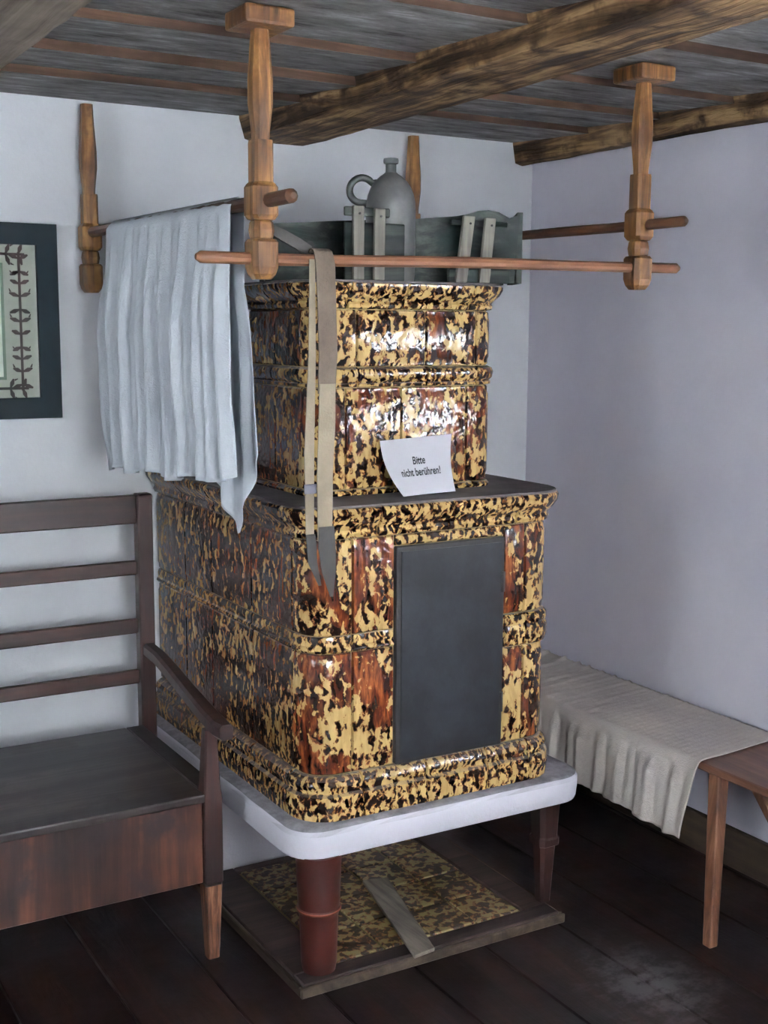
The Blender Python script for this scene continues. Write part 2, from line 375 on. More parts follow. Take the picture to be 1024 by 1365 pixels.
def beam(x0, x1, z0, z1, m, amp=.008, seed=0, y0=YF, y1=-.001):
    bm = BM(); L = 60; prof = []
    P = [(x0, z1), (x0, (z0+z1)/2), (x0+.012, z0+.006), (x0+.03, z0), ((x0+x1)/2, z0), (x1-.03, z0), (x1-.01, z0+.008), (x1, (z0+z1)/2), (x1, z1)]
    rows = []
    for a in range(L+1):
        y = y0+(y1-y0)*a/L; row = []
        for q, (xx, zz) in enumerate(P):
            d = nz(y*2.2+seed, q*.9+seed, 1)*amp + nz(y*7, q*3+seed, 4)*amp*.5
            dx = d if q < 3 else (-d if q > 5 else 0); dz = abs(d) if 1 < q < 7 else 0
            row.append(bm.verts.new((xx+(max(dx, 0) if q < 3 else min(dx, 0)), y, zz+dz)))
        rows.append(row)
    m_ = len(P)
    for a in range(L):
        for q in range(m_): bm.faces.new((rows[a][q], rows[a][(q+1) % m_], rows[a+1][(q+1) % m_], rows[a+1][q]))
    bm.faces.new(rows[0]); bm.faces.new(rows[-1][::-1])
    return obj('beam', bm, m, ceiling, smooth=.6)
beam(-1.085, -.845, 2.100, 2.235, W['beam'], .014, 3)
beam(-2.26, -1.925, 2.100, 2.235, W['beamgrey'], .010, 8)
beam(-.085, -.001, 2.102, 2.235, W['beam'], .008, 12)
beam(-3.45, -3.15, 2.100, 2.235, W['beam'], .010, 15)

# ================================================================== STOVE
stove = thing('tiled_stove', (-1.0, -.55, 0), 'two-tier tiled stove glazed cream and mottled dark brown, on a whitewashed slab', 'stove')
class Path:
    """left side, front, right side of a rounded block; arc length s from the back left corner"""
    def __init__(s, xl, xr, yf, yb, r):
        s.xl, s.xr, s.yf, s.yb, s.r = xl, xr, yf, yb, r
        s.a = (yb-yf-r); s.q = PI/2*r; s.f = (xr-xl-2*r)
        s.s1 = s.a; s.s2 = s.s1+s.q; s.s3 = s.s2+s.f; s.s4 = s.s3+s.q; s.L = s.s4+s.a
    def at(s, t):
        if t <= s.s1: return Vector((s.xl, s.yb-t, 0)), Vector((-1, 0, 0))
        if t <= s.s2:
            a = PI+(t-s.s1)/s.r; n = Vector((math.cos(a), math.sin(a), 0)); return Vector((s.xl+s.r, s.yf+s.r, 0))+n*s.r, n
        if t <= s.s3: return Vector((s.xl+s.r+(t-s.s2), s.yf, 0)), Vector((0, -1, 0))
        if t <= s.s4:
            a = 1.5*PI+(t-s.s3)/s.r; n = Vector((math.cos(a), math.sin(a), 0)); return Vector((s.xr-s.r, s.yf+s.r, 0))+n*s.r, n
        return Vector((s.xr, s.yf+s.r+(t-s.s4), 0)), Vector((1, 0, 0))
    def left(s, y): return s.yb-y
    def front(s, x): return s.s2+(x-s.xl-s.r)
    def right(s, y): return s.s4+(y-s.yf-s.r)
    def samples(s, a, b):
        T = {a, b}
        for k in range(0, 9):
            for u in (s.s1+s.q*k/8, s.s3+s.q*k/8):
                if a+.003 < u < b-.003: T.add(u)
        T = sorted(T); out = [T[0]]
        for t in T[1:]:
            m = max(1, int((t-out[-1])/.06))
            p = out[-1]
            for k in range(1, m+1): out.append(p+(t-p)*k/m)
        return out
def tile(path, s0, s1, prof, name, mat, bev=.006, gap=.0014, depth=.02, panel=0):
    """solid ceramic piece; prof = [(z, offset)] bottom to top"""
    ss = path.samples(s0+gap, s1-gap)
    if len(ss) < 2: return
    ss = [ss[0], ss[0]+bev*.4, *[q for q in ss[1:-1] if ss[0]+bev < q < ss[-1]-bev], ss[-1]-bev*.4, ss[-1]]
    bm = BM(); G = []
    for i, t in enumerate(ss):
        p, n = path.at(t); e = -.0035 if i in (0, len(ss)-1) else 0
        G.append([bm.verts.new(p+n*(o+e)+Vector((0, 0, z))) for z, o in prof])
    B = []
    for t in ss:
        p, n = path.at(t); o = min(o for z, o in prof)-depth
        B.append([bm.verts.new(p+n*o+Vector((0, 0, prof[0][0]))), bm.verts.new(p+n*o+Vector((0, 0, prof[-1][0])))])
    nn = len(ss); m = len(prof)
    for i in range(nn-1):
        for j in range(m-1): bm.faces.new((G[i][j], G[i+1][j], G[i+1][j+1], G[i][j+1]))
        bm.faces.new((G[i][0], B[i][0], B[i+1][0], G[i+1][0])); bm.faces.new((G[i][-1], G[i+1][-1], B[i+1][1], B[i][1]))
        bm.faces.new((B[i][0], B[i][1], B[i+1][1], B[i+1][0]))
    bm.faces.new([B[0][1], B[0][0]]+G[0]); bm.faces.new([B[-1][0], B[-1][1]]+G[-1][::-1])
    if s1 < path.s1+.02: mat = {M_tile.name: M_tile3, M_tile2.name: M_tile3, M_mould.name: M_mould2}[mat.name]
    return obj(name, bm, mat, stove, smooth=.7)
def flatprof(z0, z1): return [(z0+.001, -.004), (z0+.004, -.0005), (z0+.016, 0), (z0+.022, .0022), ((z0+z1)/2, .0026), (z1-.022, .0022), (z1-.016, 0), (z1-.004, -.0005), (z1-.001, -.004)]
def prism(path, z0, z1, off, name, mat, bev=0, s0=0, s1=None):
    bm = BM(); s1 = s1 or path.L; P = []
    for t in path.samples(s0, s1):
        p, n = path.at(t); P.append(p+n*off)
    lo = [bm.verts.new(p+Vector((0, 0, z0))) for p in P]; hi = [bm.verts.new(p+Vector((0, 0, z1))) for p in P]
    n = len(P)
    for i in range(n): bm.faces.new((lo[i], lo[(i+1) % n], hi[(i+1) % n], hi[i]))
    bm.faces.new(lo[::-1]); top = bm.faces.new(hi)
    if bev: bmesh.ops.bevel(bm, geom=list(top.edges), offset=bev, segments=2, affect='EDGES', profile=.5)
    return obj(name, bm, mat, stove)
LO = Path(-1.372, -.668, -1.022, -.02, .075)
UP = Path(-1.298, -.768, -.892, -.53, .062)
ZS = .395
# whitewashed slab, with worn edges
def slab():
    P = Path(-1.432, -.572, -1.072, -.005, .085); bm = BM()
    prof = [(.328, -.02), (.326, -.004), (.334, .0), (.36, .002), (.382, .0), (.392, -.006), (.3955, -.018)]
    ss = P.samples(0, P.L); rows = []
    for t in ss:
        p, n = P.at(t); row = []
        for z, o in prof:
            q = p+n*o; d = nz(q.x*9, q.y*9, z*20)*.005
            row.append(bm.verts.new((q.x+n.x*d, q.y+n.y*d, z+(d*.5 if z < .34 else d*.15))))
        rows.append(row)
    for i in range(len(ss)-1):
        for j in range(len(prof)-1): bm.faces.new((rows[i][j], rows[i+1][j], rows[i+1][j+1], rows[i][j+1]))
    for j in range(len(prof)-1): bm.faces.new((rows[-1][j], rows[0][j], rows[0][j+1], rows[-1][j+1]))
    bm.faces.new([r[-1] for r in rows]); bm.faces.new([r[0] for r in rows][::-1])
    o = obj('slab', bm, M_slab, stove, smooth=.8); o['label'] = 'whitewashed masonry slab with grey dusty top'
slab()
bm = BM(); box(bm, -1.425, -.76, -.385, -.004, .0, .326, .01, 2)
obj('masonry_base', bm, M_slab, stove)['label'] = 'whitewashed masonry block under the back of the slab'
# bodies (joint mortar seen between the tiles)
prism(LO, ZS, 1.146, -.006, 'body', M_grout); prism(UP, 1.15, 1.652, -.006, 'body', M_grout)
# lower tier: plinth moulding
def cuts(path, ls, fs, rs): return [0]+[path.left(y) for y in ls]+[path.front(x) for x in fs]+[path.right(y) for y in rs]+[path.L]
def ring(path, cs, prof, name, mat, **k):
    for a, b in zip(cs[:-1], cs[1:]): tile(path, a, b, prof, name, mat, **k)
ring(LO, cuts(LO, (-.25, -.48, -.71, -.93), (-1.24, -1.06, -.88, -.75), (-.8, -.5)),
     [(ZS+.001, .012), (ZS+.004, .020), (.430, .024), (.458, .022), (.464, .014), (.470, .013), (.482, .018), (.494, .014), (.502, .004), (.504, .0)], 'plinth_moulding', M_mould)
c1 = [LO.left(-.248), LO.left(-.44), LO.left(-.70), LO.left(-.932), LO.front(-1.262), LO.front(-1.148)]
c2 = [LO.front(-.830), LO.front(-.765), LO.right(-.93), LO.right(-.55), LO.L]
for z0, z1 in ((.505, .800), (.842, 1.070)):
    q = [0]+c1
    for i, (a, b) in enumerate(zip(q[:-1], q[1:])): tile(LO, a, b, flatprof(z0, z1), 'tile', M_tile2 if i == 5 or (i == 4 and z0 < .8) else M_tile)
for z0, z1 in ((.505, .755), (.842, 1.070)):
    for i, (a, b) in enumerate(zip(c2[:-1], c2[1:])): tile(LO, a, b, flatprof(z0, z1), 'tile', M_tile2 if i % 2 == 0 else M_tile)
bandl = [(.801, 0), (.803, .004), (.808, .008), (.814, .006), (.818, .002), (.832, .003), (.841, 0)]
q = [0]+c1
for a, b in zip(q[:-1], q[1:]): tile(LO, a, b, bandl, 'band_moulding', M_mould)
bandr = [(.757, 0), (.760, .009), (.775, .014), (.800, .015), (.812, .010), (.818, .013), (.832, .012), (.840, .004), (.841, 0)]
for a, b in zip(c2[:-1], c2[1:]): tile(LO, a, b, bandr, 'band_moulding', M_mould)
# strip over and under the fire door
tile(LO, LO.front(-1.148), LO.front(-.830), flatprof(1.043, 1.070), 'tile', M_mould)
# cornice of the lower tier and its dusty top
ring(LO, cuts(LO, (-.25, -.48, -.70, -.93), (-1.20, -1.0, -.80), (-.8, -.5)),
     [(1.071, 0), (1.074, .008), (1.084, .012), (1.092, .009), (1.098, .012), (1.112, .026), (1.124, .034), (1.138, .037), (1.145, .033), (1.147, .028)], 'cornice_moulding', M_mould)
prism(LO, 1.1472, 1.152, .030, 'top_slab', M_dust, .003)['label'] = 'dusty grey top of the lower tier'
# upper tier
ring(UP, cuts(UP, (-.70, -.83), (-1.19, -.98, -.84), (-.7,)), [(1.1525, .006), (1.158, .008), (1.164, .003), (1.166, 0)], 'base_moulding', M_mould)
u1 = cuts(UP, (-.69, -.83), (-1.21, -1.055, -.862), (-.80,))
u2 = cuts(UP, (-.69, -.83), (-1.18, -.985, -.835), (-.80,))
for i, (a, b) in enumerate(zip(u1[:-1], u1[1:])): tile(UP, a, b, flatprof(1.167, 1.412), 'tile', M_tile2 if i in (3, 4, 5) else M_tile)
for i, (a, b) in enumerate(zip(u2[:-1], u2[1:])): tile(UP, a, b, flatprof(1.462, 1.598), 'tile', M_tile)
ring(UP, u2, [(1.413, 0), (1.415, .007), (1.421, .008), (1.424, .004), (1.432, .012), (1.446, .015), (1.456, .011), (1.460, .002), (1.461, 0)], 'band_moulding', M_mould)
ring(UP, u1, [(1.599, 0), (1.602, .008), (1.610, .011), (1.616, .007), (1.624, .014), (1.636, .028), (1.650, .036), (1.658, .036), (1.662, .030)], 'cornice_moulding', M_mould)
prism(UP, 1.6525, 1.666, .031, 'top_slab', M_dust, .003)
# iron fire door
bm = BM(); box(bm, -1.146, -.832, -1.030, -1.008, .506, 1.042, .002)
fd = obj('fire_door', bm, M_ironf, stove); fd['label'] = 'black sheet-iron fire door'
bm = BM(); grid(bm, 10, 14, lambda u, v: Vector((-1.134+.290*u, -1.0345-nz(u*3, v*4, 2)*.0010, .518+.512*v)), .003)
obj('door_leaf', bm, M_iron, fd, smooth=.35)
for zz in (.62, .93):
    bm = BM(); tube(bm, [(-.8395, -1.036, zz-.025), (-.8395, -1.036, zz+.025)], .005, 10); obj('hinge', bm, M_ironf, fd)
# legs
bm = BM(); lathe(bm, (-1.352, -1.022, 0), [(.040, .0315), (.043, .05), (.047, .17), (.050, .182), (.053, .186), (.053, .190), (.050, .194), (.053, .26), (.055, .327)], 40)
lg = obj('leg', bm, M_redleg, stove, smooth=.5); lg['label'] = 'thick round ox-red leg'
bm = BM(); lathe(bm, (-1.352, -1.022, 0), [(.0505, .185), (.054, .187), (.054, .190), (.0505, .192)], 40); obj('leg_ring', bm, M_ringp, lg, smooth=.5)
bm = BM()
sqloft(bm, [(-.662, -1.0, .0315, .016, .006), (-.662, -1.0, .19, .025, .009), (-.662, -1.0, .195, .033, .011), (-.662, -1.0, .212, .033, .011), (-.662, -1.0, .218, .029, .010), (-.662, -1.0, .327, .034, .011)])
obj('leg', bm, W['settlez'], stove)['label'] = 'slim tapering brown leg'

# floor platform with tiles
plat = thing('hearth_platform', (-1.04, -.75, 0), 'low dark wooden hearth frame filled with mottled tiles under the stove', 'hearth')
PX0, PX1, PY0, PY1 = -1.430, -.652, -1.086, -.40
for nme, a in (('frame_board', (PX0+.012, PX1-.012, PY0+.012, -1.020)), ('frame_board', (PX0+.012, -1.305, -1.0195, PY1)), ('frame_board', (-.742, PX1-.012, -1.0195, PY1)), ('frame_board', (-1.3045, -.7425, -.43, PY1))):
    bm = BM(); box(bm, *a, .001, .030, .003); obj(nme, bm, W['plat'], plat)
for a in ((PX0, PX1, PY0, PY0+.0115), (PX0, PX0+.0115, PY0+.012, PY1), (PX1-.0115, PX1, PY0+.012, PY1)):
    bm = BM(); box(bm, *a, .001, .026, .003); obj('edge_strip', bm, W['rbase'], plat)
bm = BM(); box(bm, -1.304, -.743, -1.019, -.431, .001, .022); obj('mortar_bed', bm, M_fgrout, plat)
nx, ny = 4, 4
for i in range(nx):
    for j in range(ny):
        x0 = -1.300+i*.1385; y0 = -1.014+j*.1455
        bm = BM(); box(bm, x0+.003, x0+.1355, y0+.003, y0+.1425, .0221, .0275+random.uniform(0, .0015), .002)
        obj('floor_tile', bm, M_ftile, plat)
lath = BM()
hexa(lath, [(-1.130, -1.100, .031), (-1.066, -1.092, .031), (-.965, -.690, .031), (-1.035, -.672, .031), (-1.130, -1.100, .041), (-1.066, -1.092, .041), (-.965, -.690, .041), (-1.035, -.672, .041)], .002)
lb = setp(obj('wooden_lath', lath, W['lath'], loc=(-1.05, -.9, .031)), 'grey worn wooden lath lying across the hearth tiles', 'lath')

# ================================================================== HANGING RACK
rack = thing('hanging_rack', (-1.08, -.65, 2.149), 'turned wooden drying rack of posts and rods hanging from the ceiling around the stove', 'drying rack')
def post(x, y, block, top=2.155):
    bm = BM(); dz = 0
    secs = [(2.155 if not block else 2.122, .015, .006), (2.10, .017, .007), (2.03, .0215, .009), (1.985, .0215, .009), (1.93, .016, .007), (1.916, .0155, .007),
            (1.9155, .0195, .005), (1.910, .0205, .006), (1.836, .0205, .006), (1.832, .024, .006), (1.826, .0275, .007), (1.772, .0275, .007), (1.764, .023, .008),
            (1.762, .018, .008), (1.758, .0205, .009), (1.744, .0225, .010), (1.730, .0205, .009), (1.727, .019, .008), (1.726, .024, .008), (1.720, .0275, .008),
            (1.672, .0275, .009), (1.658, .024, .009), (1.648, .017, .007)]
    sqloft(bm, [(x, y, z, h, c) for z, h, c in secs[::-1]])
    p = obj('post', bm, W['tan'], rack)
    if block:
        bm = BM(); box(bm, x-.052, x+.052, y-.052, y+.052, 2.1225, 2.158, .006, 2); obj('mounting_block', bm, W['tan'], p)
    return p
post(-1.578, -1.22, True); post(-.594, -1.215, True); post(-1.565, -.062, False); post(-.515, -.062, False)
def rod(a, b, m, r=.0125, flare=False):
    a = Vector(a); b = Vector(b); bm = BM(); n = 14; pts = []; rr = []
    for k in range(n+1):
        t = k/n; pts.append(a.lerp(b, t)+Vector((nz(t*3, a.x*9)*.002, 0, nz(t*3, 5, a.y*5)*.003))); rr.append(r*(1+.06*nz(t*9, a.x)))
    d = (b-a).normalized()
    pts = [pts[0]-d*.010]+pts+[pts[-1]+d*.010]; rr = [r*.45]+rr+[r*.5]
    return obj('rod', tube(bm, pts, rr, 10), m, rack, smooth=.6)
rod((-1.708, -1.22, 1.688), (-.474, -1.217, 1.702), W['rod'], .0125)
rod((-1.573, -1.345, 1.800), (-1.565, -.03, 1.813), W['rody'], .014)
rod((-.594, -1.365, 1.798), (-.515, -.03, 1.818), W['rody'], .0125)

# ================================================================== TOWEL over the left rod
def towel():
    bm = BM()
    def fold(y, d):                      # ripple of the hanging cloth
        a = min(1, d/.22)
        return a*(.010*math.sin(y*62+1.5*math.sin(y*11)+d*1.2)+.007*math.sin(y*118+2+d*2.5)+.016*nz(y*5, d*2.2, 3)+.006*nz(y*17, d*9, 7))
    nu, nv = 96, 60
    ztop = lambda y: 1.8005+.0098*(y+1.345)+.0165
    def front(u, v):
        y = -.285-.805*u + v*(.012*(1-u)) + .03*(1-u)*math.sin(PI*v)
        zb = 1.172+.062*u+.008*math.sin(u*19)+.006*math.sin(u*7)
        if u < .03: zb += .0
        z = ztop(y)-(ztop(y)-zb)*v; d = ztop(y)-z
        x = -1.573-.016*min(1, d/.02)-.010*min(1, d/.3)-abs(.006*min(1, d/.2))+fold(y, d)
        if u > .9: x += (u-.9)*.12*v
        return Vector((x, y, z))
    def back(u, v):
        y0 = -.285-.805*u
        yr = -1.022-.075*v
        y = -.29+(yr+.29)*u if v > 0 else y0
        y = y0*(1-min(1, v*3))+y*min(1, v*3)
        t = max(0, (u-.70)/.30)           # corner point hanging lowest near the room end
        zb = 1.24 if u < .68 else (1.24+(1.095-1.24)*((u-.68)/.19) if u < .87 else 1.095+(1.285-1.095)*((u-.87)/.13))
        z = ztop(y)-(ztop(y)-zb)*v; d = ztop(y)-z
        x = -1.565+.016*min(1, d/.02)+.012*min(1, d/.3)+fold(y+.3, d)*.6
        return Vector((x, y, z))
    rows = []
    for i in range(nu+1):
        u = i/nu; c = []
        for j in range(nv, 0, -1): c.append(bm.verts.new(front(u, j/nv)))
        y = -.285-.805*u
        c.append(bm.verts.new((-1.569, y, ztop(y)+.001)))
        for j in range(1, nv+1): c.append(bm.verts.new(back(u, j/nv)))
        rows.append(c)
    F = []
    for i in range(nu):
        for j in range(2*nv): F.append(bm.faces.new((rows[i][j], rows[i+1][j], rows[i+1][j+1], rows[i][j+1])))
    bmesh.ops.recalc_face_normals(bm, faces=F); bmesh.ops.solidify(bm, geom=F, thickness=.0016)
    return bm
setp(obj('linen_cloth', towel(), M_towel, loc=(-1.57, -.64, 1.81), smooth=True), 'large white linen cloth draped over the left rod of the drying rack', 'cloth')

# ================================================================== STRAP
st = thing('leather_strap', (-1.45, -1.22, 1.72), 'long worn grey strap hanging over the front rod in front of the stove', 'strap')
def strap():
    X = Vector((1, 0, 0))
    bm = BM()
    p = [(-1.448, -1.2405, 1.72), (-1.4475, -1.2425, 1.68), (-1.446, -1.245, 1.62), (-1.443, -1.246, 1.50), (-1.446, -1.245, 1.42)]
    arc = [(-1.4495, -1.205, 1.7055), (-1.449, -1.212, 1.7105), (-1.4485, -1.222, 1.7115), (-1.448, -1.232, 1.7075), (-1.448, -1.2375, 1.698)]
    ribbon(bm, arc+p[1:], [.034, .038, .040, .042, .042, .044, .042, .042, .040], X, .003)
    obj('webbing', bm, M_strap, st, smooth=.8)
    bm = BM(); ribbon(bm, [(-1.446, -1.2485, 1.44), (-1.447, -1.248, 1.36), (-1.452, -1.248, 1.25), (-1.452, -1.248, 1.115)], [.036, .038, .036, .033], X, .003)
    obj('canvas_band', bm, M_strapl, st, smooth=.8)['label'] = 'lighter canvas part of the strap'
    bm = BM(); ribbon(bm, [(-1.450, -1.2515, 1.145), (-1.449, -1.2515, 1.10), (-1.445, -1.2515, 1.05), (-1.438, -1.2515, .995)], [.034, .040, .032, .006], X, .003)
    obj('leather_tip', bm, M_strapd, st)['label'] = 'dark pointed leather end'
    bm = BM(); ribbon(bm, [(-1.474, -1.2365, 1.69), (-1.476, -1.239, 1.5), (-1.4845, -1.241, 1.30), (-1.4835, -1.241, 1.12)], [.012, .016, .022, .018], X, .003)
    b = obj('webbing', bm, M_strapl, st, smooth=.8)
    bm = BM(); ribbon(bm, [(-1.4835, -1.2445, 1.13), (-1.479, -1.2445, 1.07), (-1.462, -1.2445, 1.02)], [.022, .020, .006], X, .003)
    obj('leather_tip', bm, M_strapd, st)['label'] = 'dark pointed leather end'
    bm = BM(); box(bm, -1.498, -1.470, -1.247, -1.2435, 1.215, 1.235, .001); obj('buckle', bm, M_metal, st)
    # part that runs back from the rod to the neck of the left post
    bm = BM(); D = Vector((.25, .15, 1)).normalized()
    ribbon(bm, [(-1.455, -1.196, 1.708), (-1.475, -1.186, 1.720), (-1.505, -1.178, 1.737), (-1.535, -1.176, 1.750), (-1.562, -1.181, 1.757), (-1.585, -1.187, 1.757)], [.020, .026, .024, .020, .018, .016], D, .003)
    obj('webbing', bm, M_strapd, st, smooth=.8)['label'] = 'dark part running back to the left post'
strap()

# ================================================================== ON THE STOVE
# stoneware jug
JC = (-1.040, -.812, 1.6665)
jug = thing('stoneware_jug', JC, 'grey stoneware jug with ring handle and narrow neck standing on the stove', 'jug')
bm = BM(); lathe(bm, JC, [(.052, .0), (.060, .004), (.0625, .02), (.063, .08), (.063, .178), (.0622, .196), (.0585, .216), (.051, .235), (.040, .251), (.028, .262), (.019, .268), (.0145, .272)], 40)
obj('body', bm, M_jug, jug, smooth=.6)
bm = BM(); lathe(bm, JC, [(.016, .268), (.0135, .274), (.0135, .292), (.0185, .294), (.0195, .300), (.0185, .306), (.0135, .307), (.0115, .300), (.0105, .29)], 28)
obj('neck', bm, M_jugd, jug, smooth=.5)
bm = BM(); d = Vector((-.863, .505, 0)).normalized(); c0 = Vector(JC)+d*.073+Vector((0, 0, .228)); pts = []
for k in range(25):
    a = math.radians(-28+ (250)*k/24); a2 = math.radians(35+ 250*k/24)
    pts.append(c0+(-d*math.cos(a2)*.031)+Vector((0, 0, math.sin(a2)*.031)))
pts = [Vector(JC)+d*.030+Vector((0, 0, .247))]+pts+[Vector(JC)+d*.055+Vector((0, 0, .185))]
tube(bm, pts, .0088, 12); obj('handle', bm, M_jugd, jug, smooth=True); jug.scale = (.975,)*3

# long dark green wooden trough lying across the top
tr = thing('wooden_trough', (-1.0, -.66, 1.6665), 'dark green-grey wooden trough with raised ends lying across the top of the stove', 'trough')
def wallboard(name, a, b, za0, za1, zb0, zb1, th, mat, parent, n=12, wob=.004, tl=0.0, tops=None):
    """upright board from a to b (plan), heights given at both ends"""
    a = Vector((a[0], a[1], 0)); b = Vector((b[0], b[1], 0)); d = (b-a).normalized(); nn = Vector((-d.y, d.x, 0))*th/2
    bm = BM(); R = []
    for k in range(n+1):
        t = k/n; p = a.lerp(b, t); z0 = za0+(zb0-za0)*t; z1 = za1+(zb1-za1)*t+(tops(t) if tops else 0)+nz(t*6, za0*9)*wob
        R.append([bm.verts.new(p+nn+Vector((0, 0, z0))), bm.verts.new(p-nn+Vector((0, 0, z0))), bm.verts.new(p-nn+Vector((0, 0, z1))+d*tl*(t)), bm.verts.new(p+nn+Vector((0, 0, z1))+d*tl*(t))])
    for k in range(n):
        for q in range(4): bm.faces.new((R[k][q], R[k][(q+1) % 4], R[k+1][(q+1) % 4], R[k+1][q]))
    bm.faces.new(R[0]); bm.faces.new(R[-1][::-1])
    return obj(name, bm, mat, parent)
wallboard('front_board', (-1.283, -.60), (-.716, -.885), 1.667, 1.812, 1.6695, 1.842, .014, W['darkg'], tr, 24, .003, .012, tops=lambda t: .014*math.exp(-((t-.86)/.07)**2)-.010*math.exp(-((t-.96)/.02)**2))
wallboard('back_board', (-1.225, -.50), (-.66, -.76), 1.667, 1.790, 1.6695, 1.830, .014, W['darkg'], tr, 24, .003)
wallboard('end_board', (-1.287, -.588), (-1.231, -.512), 1.667, 1.796, 1.667, 1.79, .012, W['darkg'], tr, 4, .001)
wallboard('end_board', (-.699, -.884), (-.648, -.775), 1.6695, 1.848, 1.6695, 1.835, .014, W['darkg'], tr, 6, .001, .0)
bm = BM(); hexa(bm, [(-1.27, -.585, 1.667), (-.73, -.86, 1.667), (-.68, -.775, 1.667), (-1.23, -.515, 1.667), (-1.27, -.585, 1.677), (-.73, -.86, 1.677), (-.68, -.775, 1.677), (-1.23, -.515, 1.677)]); obj('bottom_board', bm, W['darkg'], tr)
for t in (.18, .52):
    p = Vector((-1.283, -.60, 1.76)).lerp(Vector((-.716, -.885, 1.76)), t)
    bm = BM(); lathe(bm, (0, 0, 0), [(.0, 0), (.010, 0), (.010, .003), (.006, .005)], 14) if 0 else None
    dd = Vector((-.449, -.893, 0)); tube(bm, [p+dd*.0075, p+dd*.0105], .011, 14); obj('knot', bm, M_dot, tr)
# two batten stands in front of it
def stand(label, P, boards, bar):
    r = thing('batten_stand', P, label, 'wooden stand', None)
    for (x0b, x0t, y, z0, z1, w_) in boards:
        bm = BM(); hexa(bm, [(x0b, y-.010, z0), (x0b+w_, y-.010, z0), (x0b+w_, y, z0), (x0b, y, z0), (x0t, y-.010, z1), (x0t+w_, y-.010, z1), (x0t+w_, y, z1), (x0t, y, z1)], .002)
        b = obj('batten', bm, W['pale'], r)
        bm = BM(); tube(bm, [(x0t+w_*.55, y-.0095, z1-.018), (x0t+w_*.55, y-.0118, z1-.018)], .0028, 10); obj('nail', bm, M_dot, b)
    for (a, b_, y0, y1, z0, z1, m) in bar:
        bm = BM(); box(bm, a, b_, y0, y1, z0, z1, .002); obj('crossbar' if z1-z0 < .05 else 'back_panel', bm, m, r)
stand('pair of pale upright battens on a dark panel in front of the jug', (-1.12, -.885, 1.6665),
      [(-1.197, -1.197, -.898, 1.667, 1.838, .029), (-1.141, -1.139, -.898, 1.667, 1.834, .029)],
      [(-1.213, -1.092, -.8975, -.8865, 1.815, 1.836, W['darkg']), (-1.209, -1.043, -.8860, -.8780, 1.667, 1.802, W['darkg'])])
stand('pair of leaning pale battens at the right end of the trough', (-.83, -.915, 1.6665),
      [(-.916, -.894, -.910, 1.667, 1.828, .033), (-.846, -.829, -.910, 1.667, 1.826, .031)],
      [(-.925, -.755, -.9095, -.900, 1.806, 1.820, W['darkg']), (-.93, -.745, -.9095, -.898, 1.667, 1.700, W['darkg'])])

# sign card leaning on the upper tier
cardt = thing('sign_card', (-1.02, -.95, 1.1525), 'small white paper card with printed warning leaning on the stove ledge', 'sign')
def card_pt(u, v):
    """u across, v up"""
    bl = Vector((-1.125, -.978, 1.1535)); br = Vector((-.930, -.952, 1.1535)); tl = Vector((-1.122, -.906, 1.283)); trr = Vector((-.912, -.903, 1.292))
    a = bl.lerp(br, u); b = tl.lerp(trr, u); p = a.lerp(b, v)
    curl = .020*(1-v)**2*(1-u)**3
    p += Vector((curl*1.4, -.006*math.sin(PI*v)*(1-.5*u), 0)); p.x += -.010*math.sin(PI*v)*(1)
    return p
bm = BM(); grid(bm, 12, 12, card_pt, .0008); obj('card', bm, M_paper, cardt, smooth=.8)
cu = bpy.data.curves.new('lettering', 'FONT'); cu.body = 'Bitte\nnicht ber\u00fchren!'; cu.align_x = 'CENTER'; cu.size = 1; cu.offset = .02; cu.space_line = 1.05
to = bpy.data.objects.new('lettering', cu); C.objects.link(to); bpy.context.view_layer.update()
me = bpy.data.meshes.new_from_object(to.evaluated_get(bpy.context.evaluated_depsgraph_get())); bpy.data.objects.remove(to)
xs = [v.co.x for v in me.vertices]; ys = [v.co.y for v in me.vertices]; wx = max(xs)-min(xs); wy = max(ys)-min(ys)
for v in me.vertices:
    u = .20+.62*(v.co.x-min(xs))/wx; vv = .33+.34*(v.co.y-min(ys))/wy
    v.co = card_pt(u, vv)+Vector((0, -.0012, .0003))-ROOT[cardt.name]
me.materials.clear(); me.materials.append(M_ink); me.name = 'lettering'
lo = bpy.data.objects.new('lettering', me); C.objects.link(lo); lo.parent = cardt; lo['label'] = 'two lines of dark printed lettering'

# ================================================================== PICTURE
pic = thing('framed_picture', (-1.9, -.015, 1.57), 'picture in a dark blue-green frame with a leafy border hanging on the back wall', 'picture')
FX0, FX1, FZ0, FZ1, fwid = -2.13, -1.648, 1.300, 1.833, .058
def fr(x0, x1, z0, z1, y0, y1, m, name, wd_):
    for k, P in enumerate(([(x0, z0), (x1, z0), (x1-wd_, z0+wd_), (x0+wd_, z0+wd_)], [(x1, z0), (x1, z1), (x1-wd_, z1-wd_), (x1-wd_, z0+wd_)],
                           [(x1, z1), (x0, z1), (x0+wd_, z1-wd_), (x1-wd_, z1-wd_)], [(x0, z1), (x0, z0), (x0+wd_, z0+wd_), (x0+wd_, z1-wd_)])):
        bm = BM(); hexa(bm, [(a, y1, b) for a, b in P]+[(a, y0, b) for a, b in P]); obj(name, bm, m, pic)
fr(FX0, FX1, FZ0, FZ1, -.028, -.002, M_frame, 'frame_side', fwid)
bm = BM(); box(bm, FX0+fwid-.003, FX1-fwid+.003, -.014, -.004, FZ0+fwid-.003, FZ1-fwid+.003); mt = obj('mount', bm, M_mat, pic)
ix0, ix1, iz0, iz1 = FX0+fwid, FX1-fwid, FZ0+fwid, FZ1-fwid
fr(ix0+.090, ix1-.090, iz0+.050, iz1-.050, -.0165, -.0142, M_matg, 'inner_slip', .008)
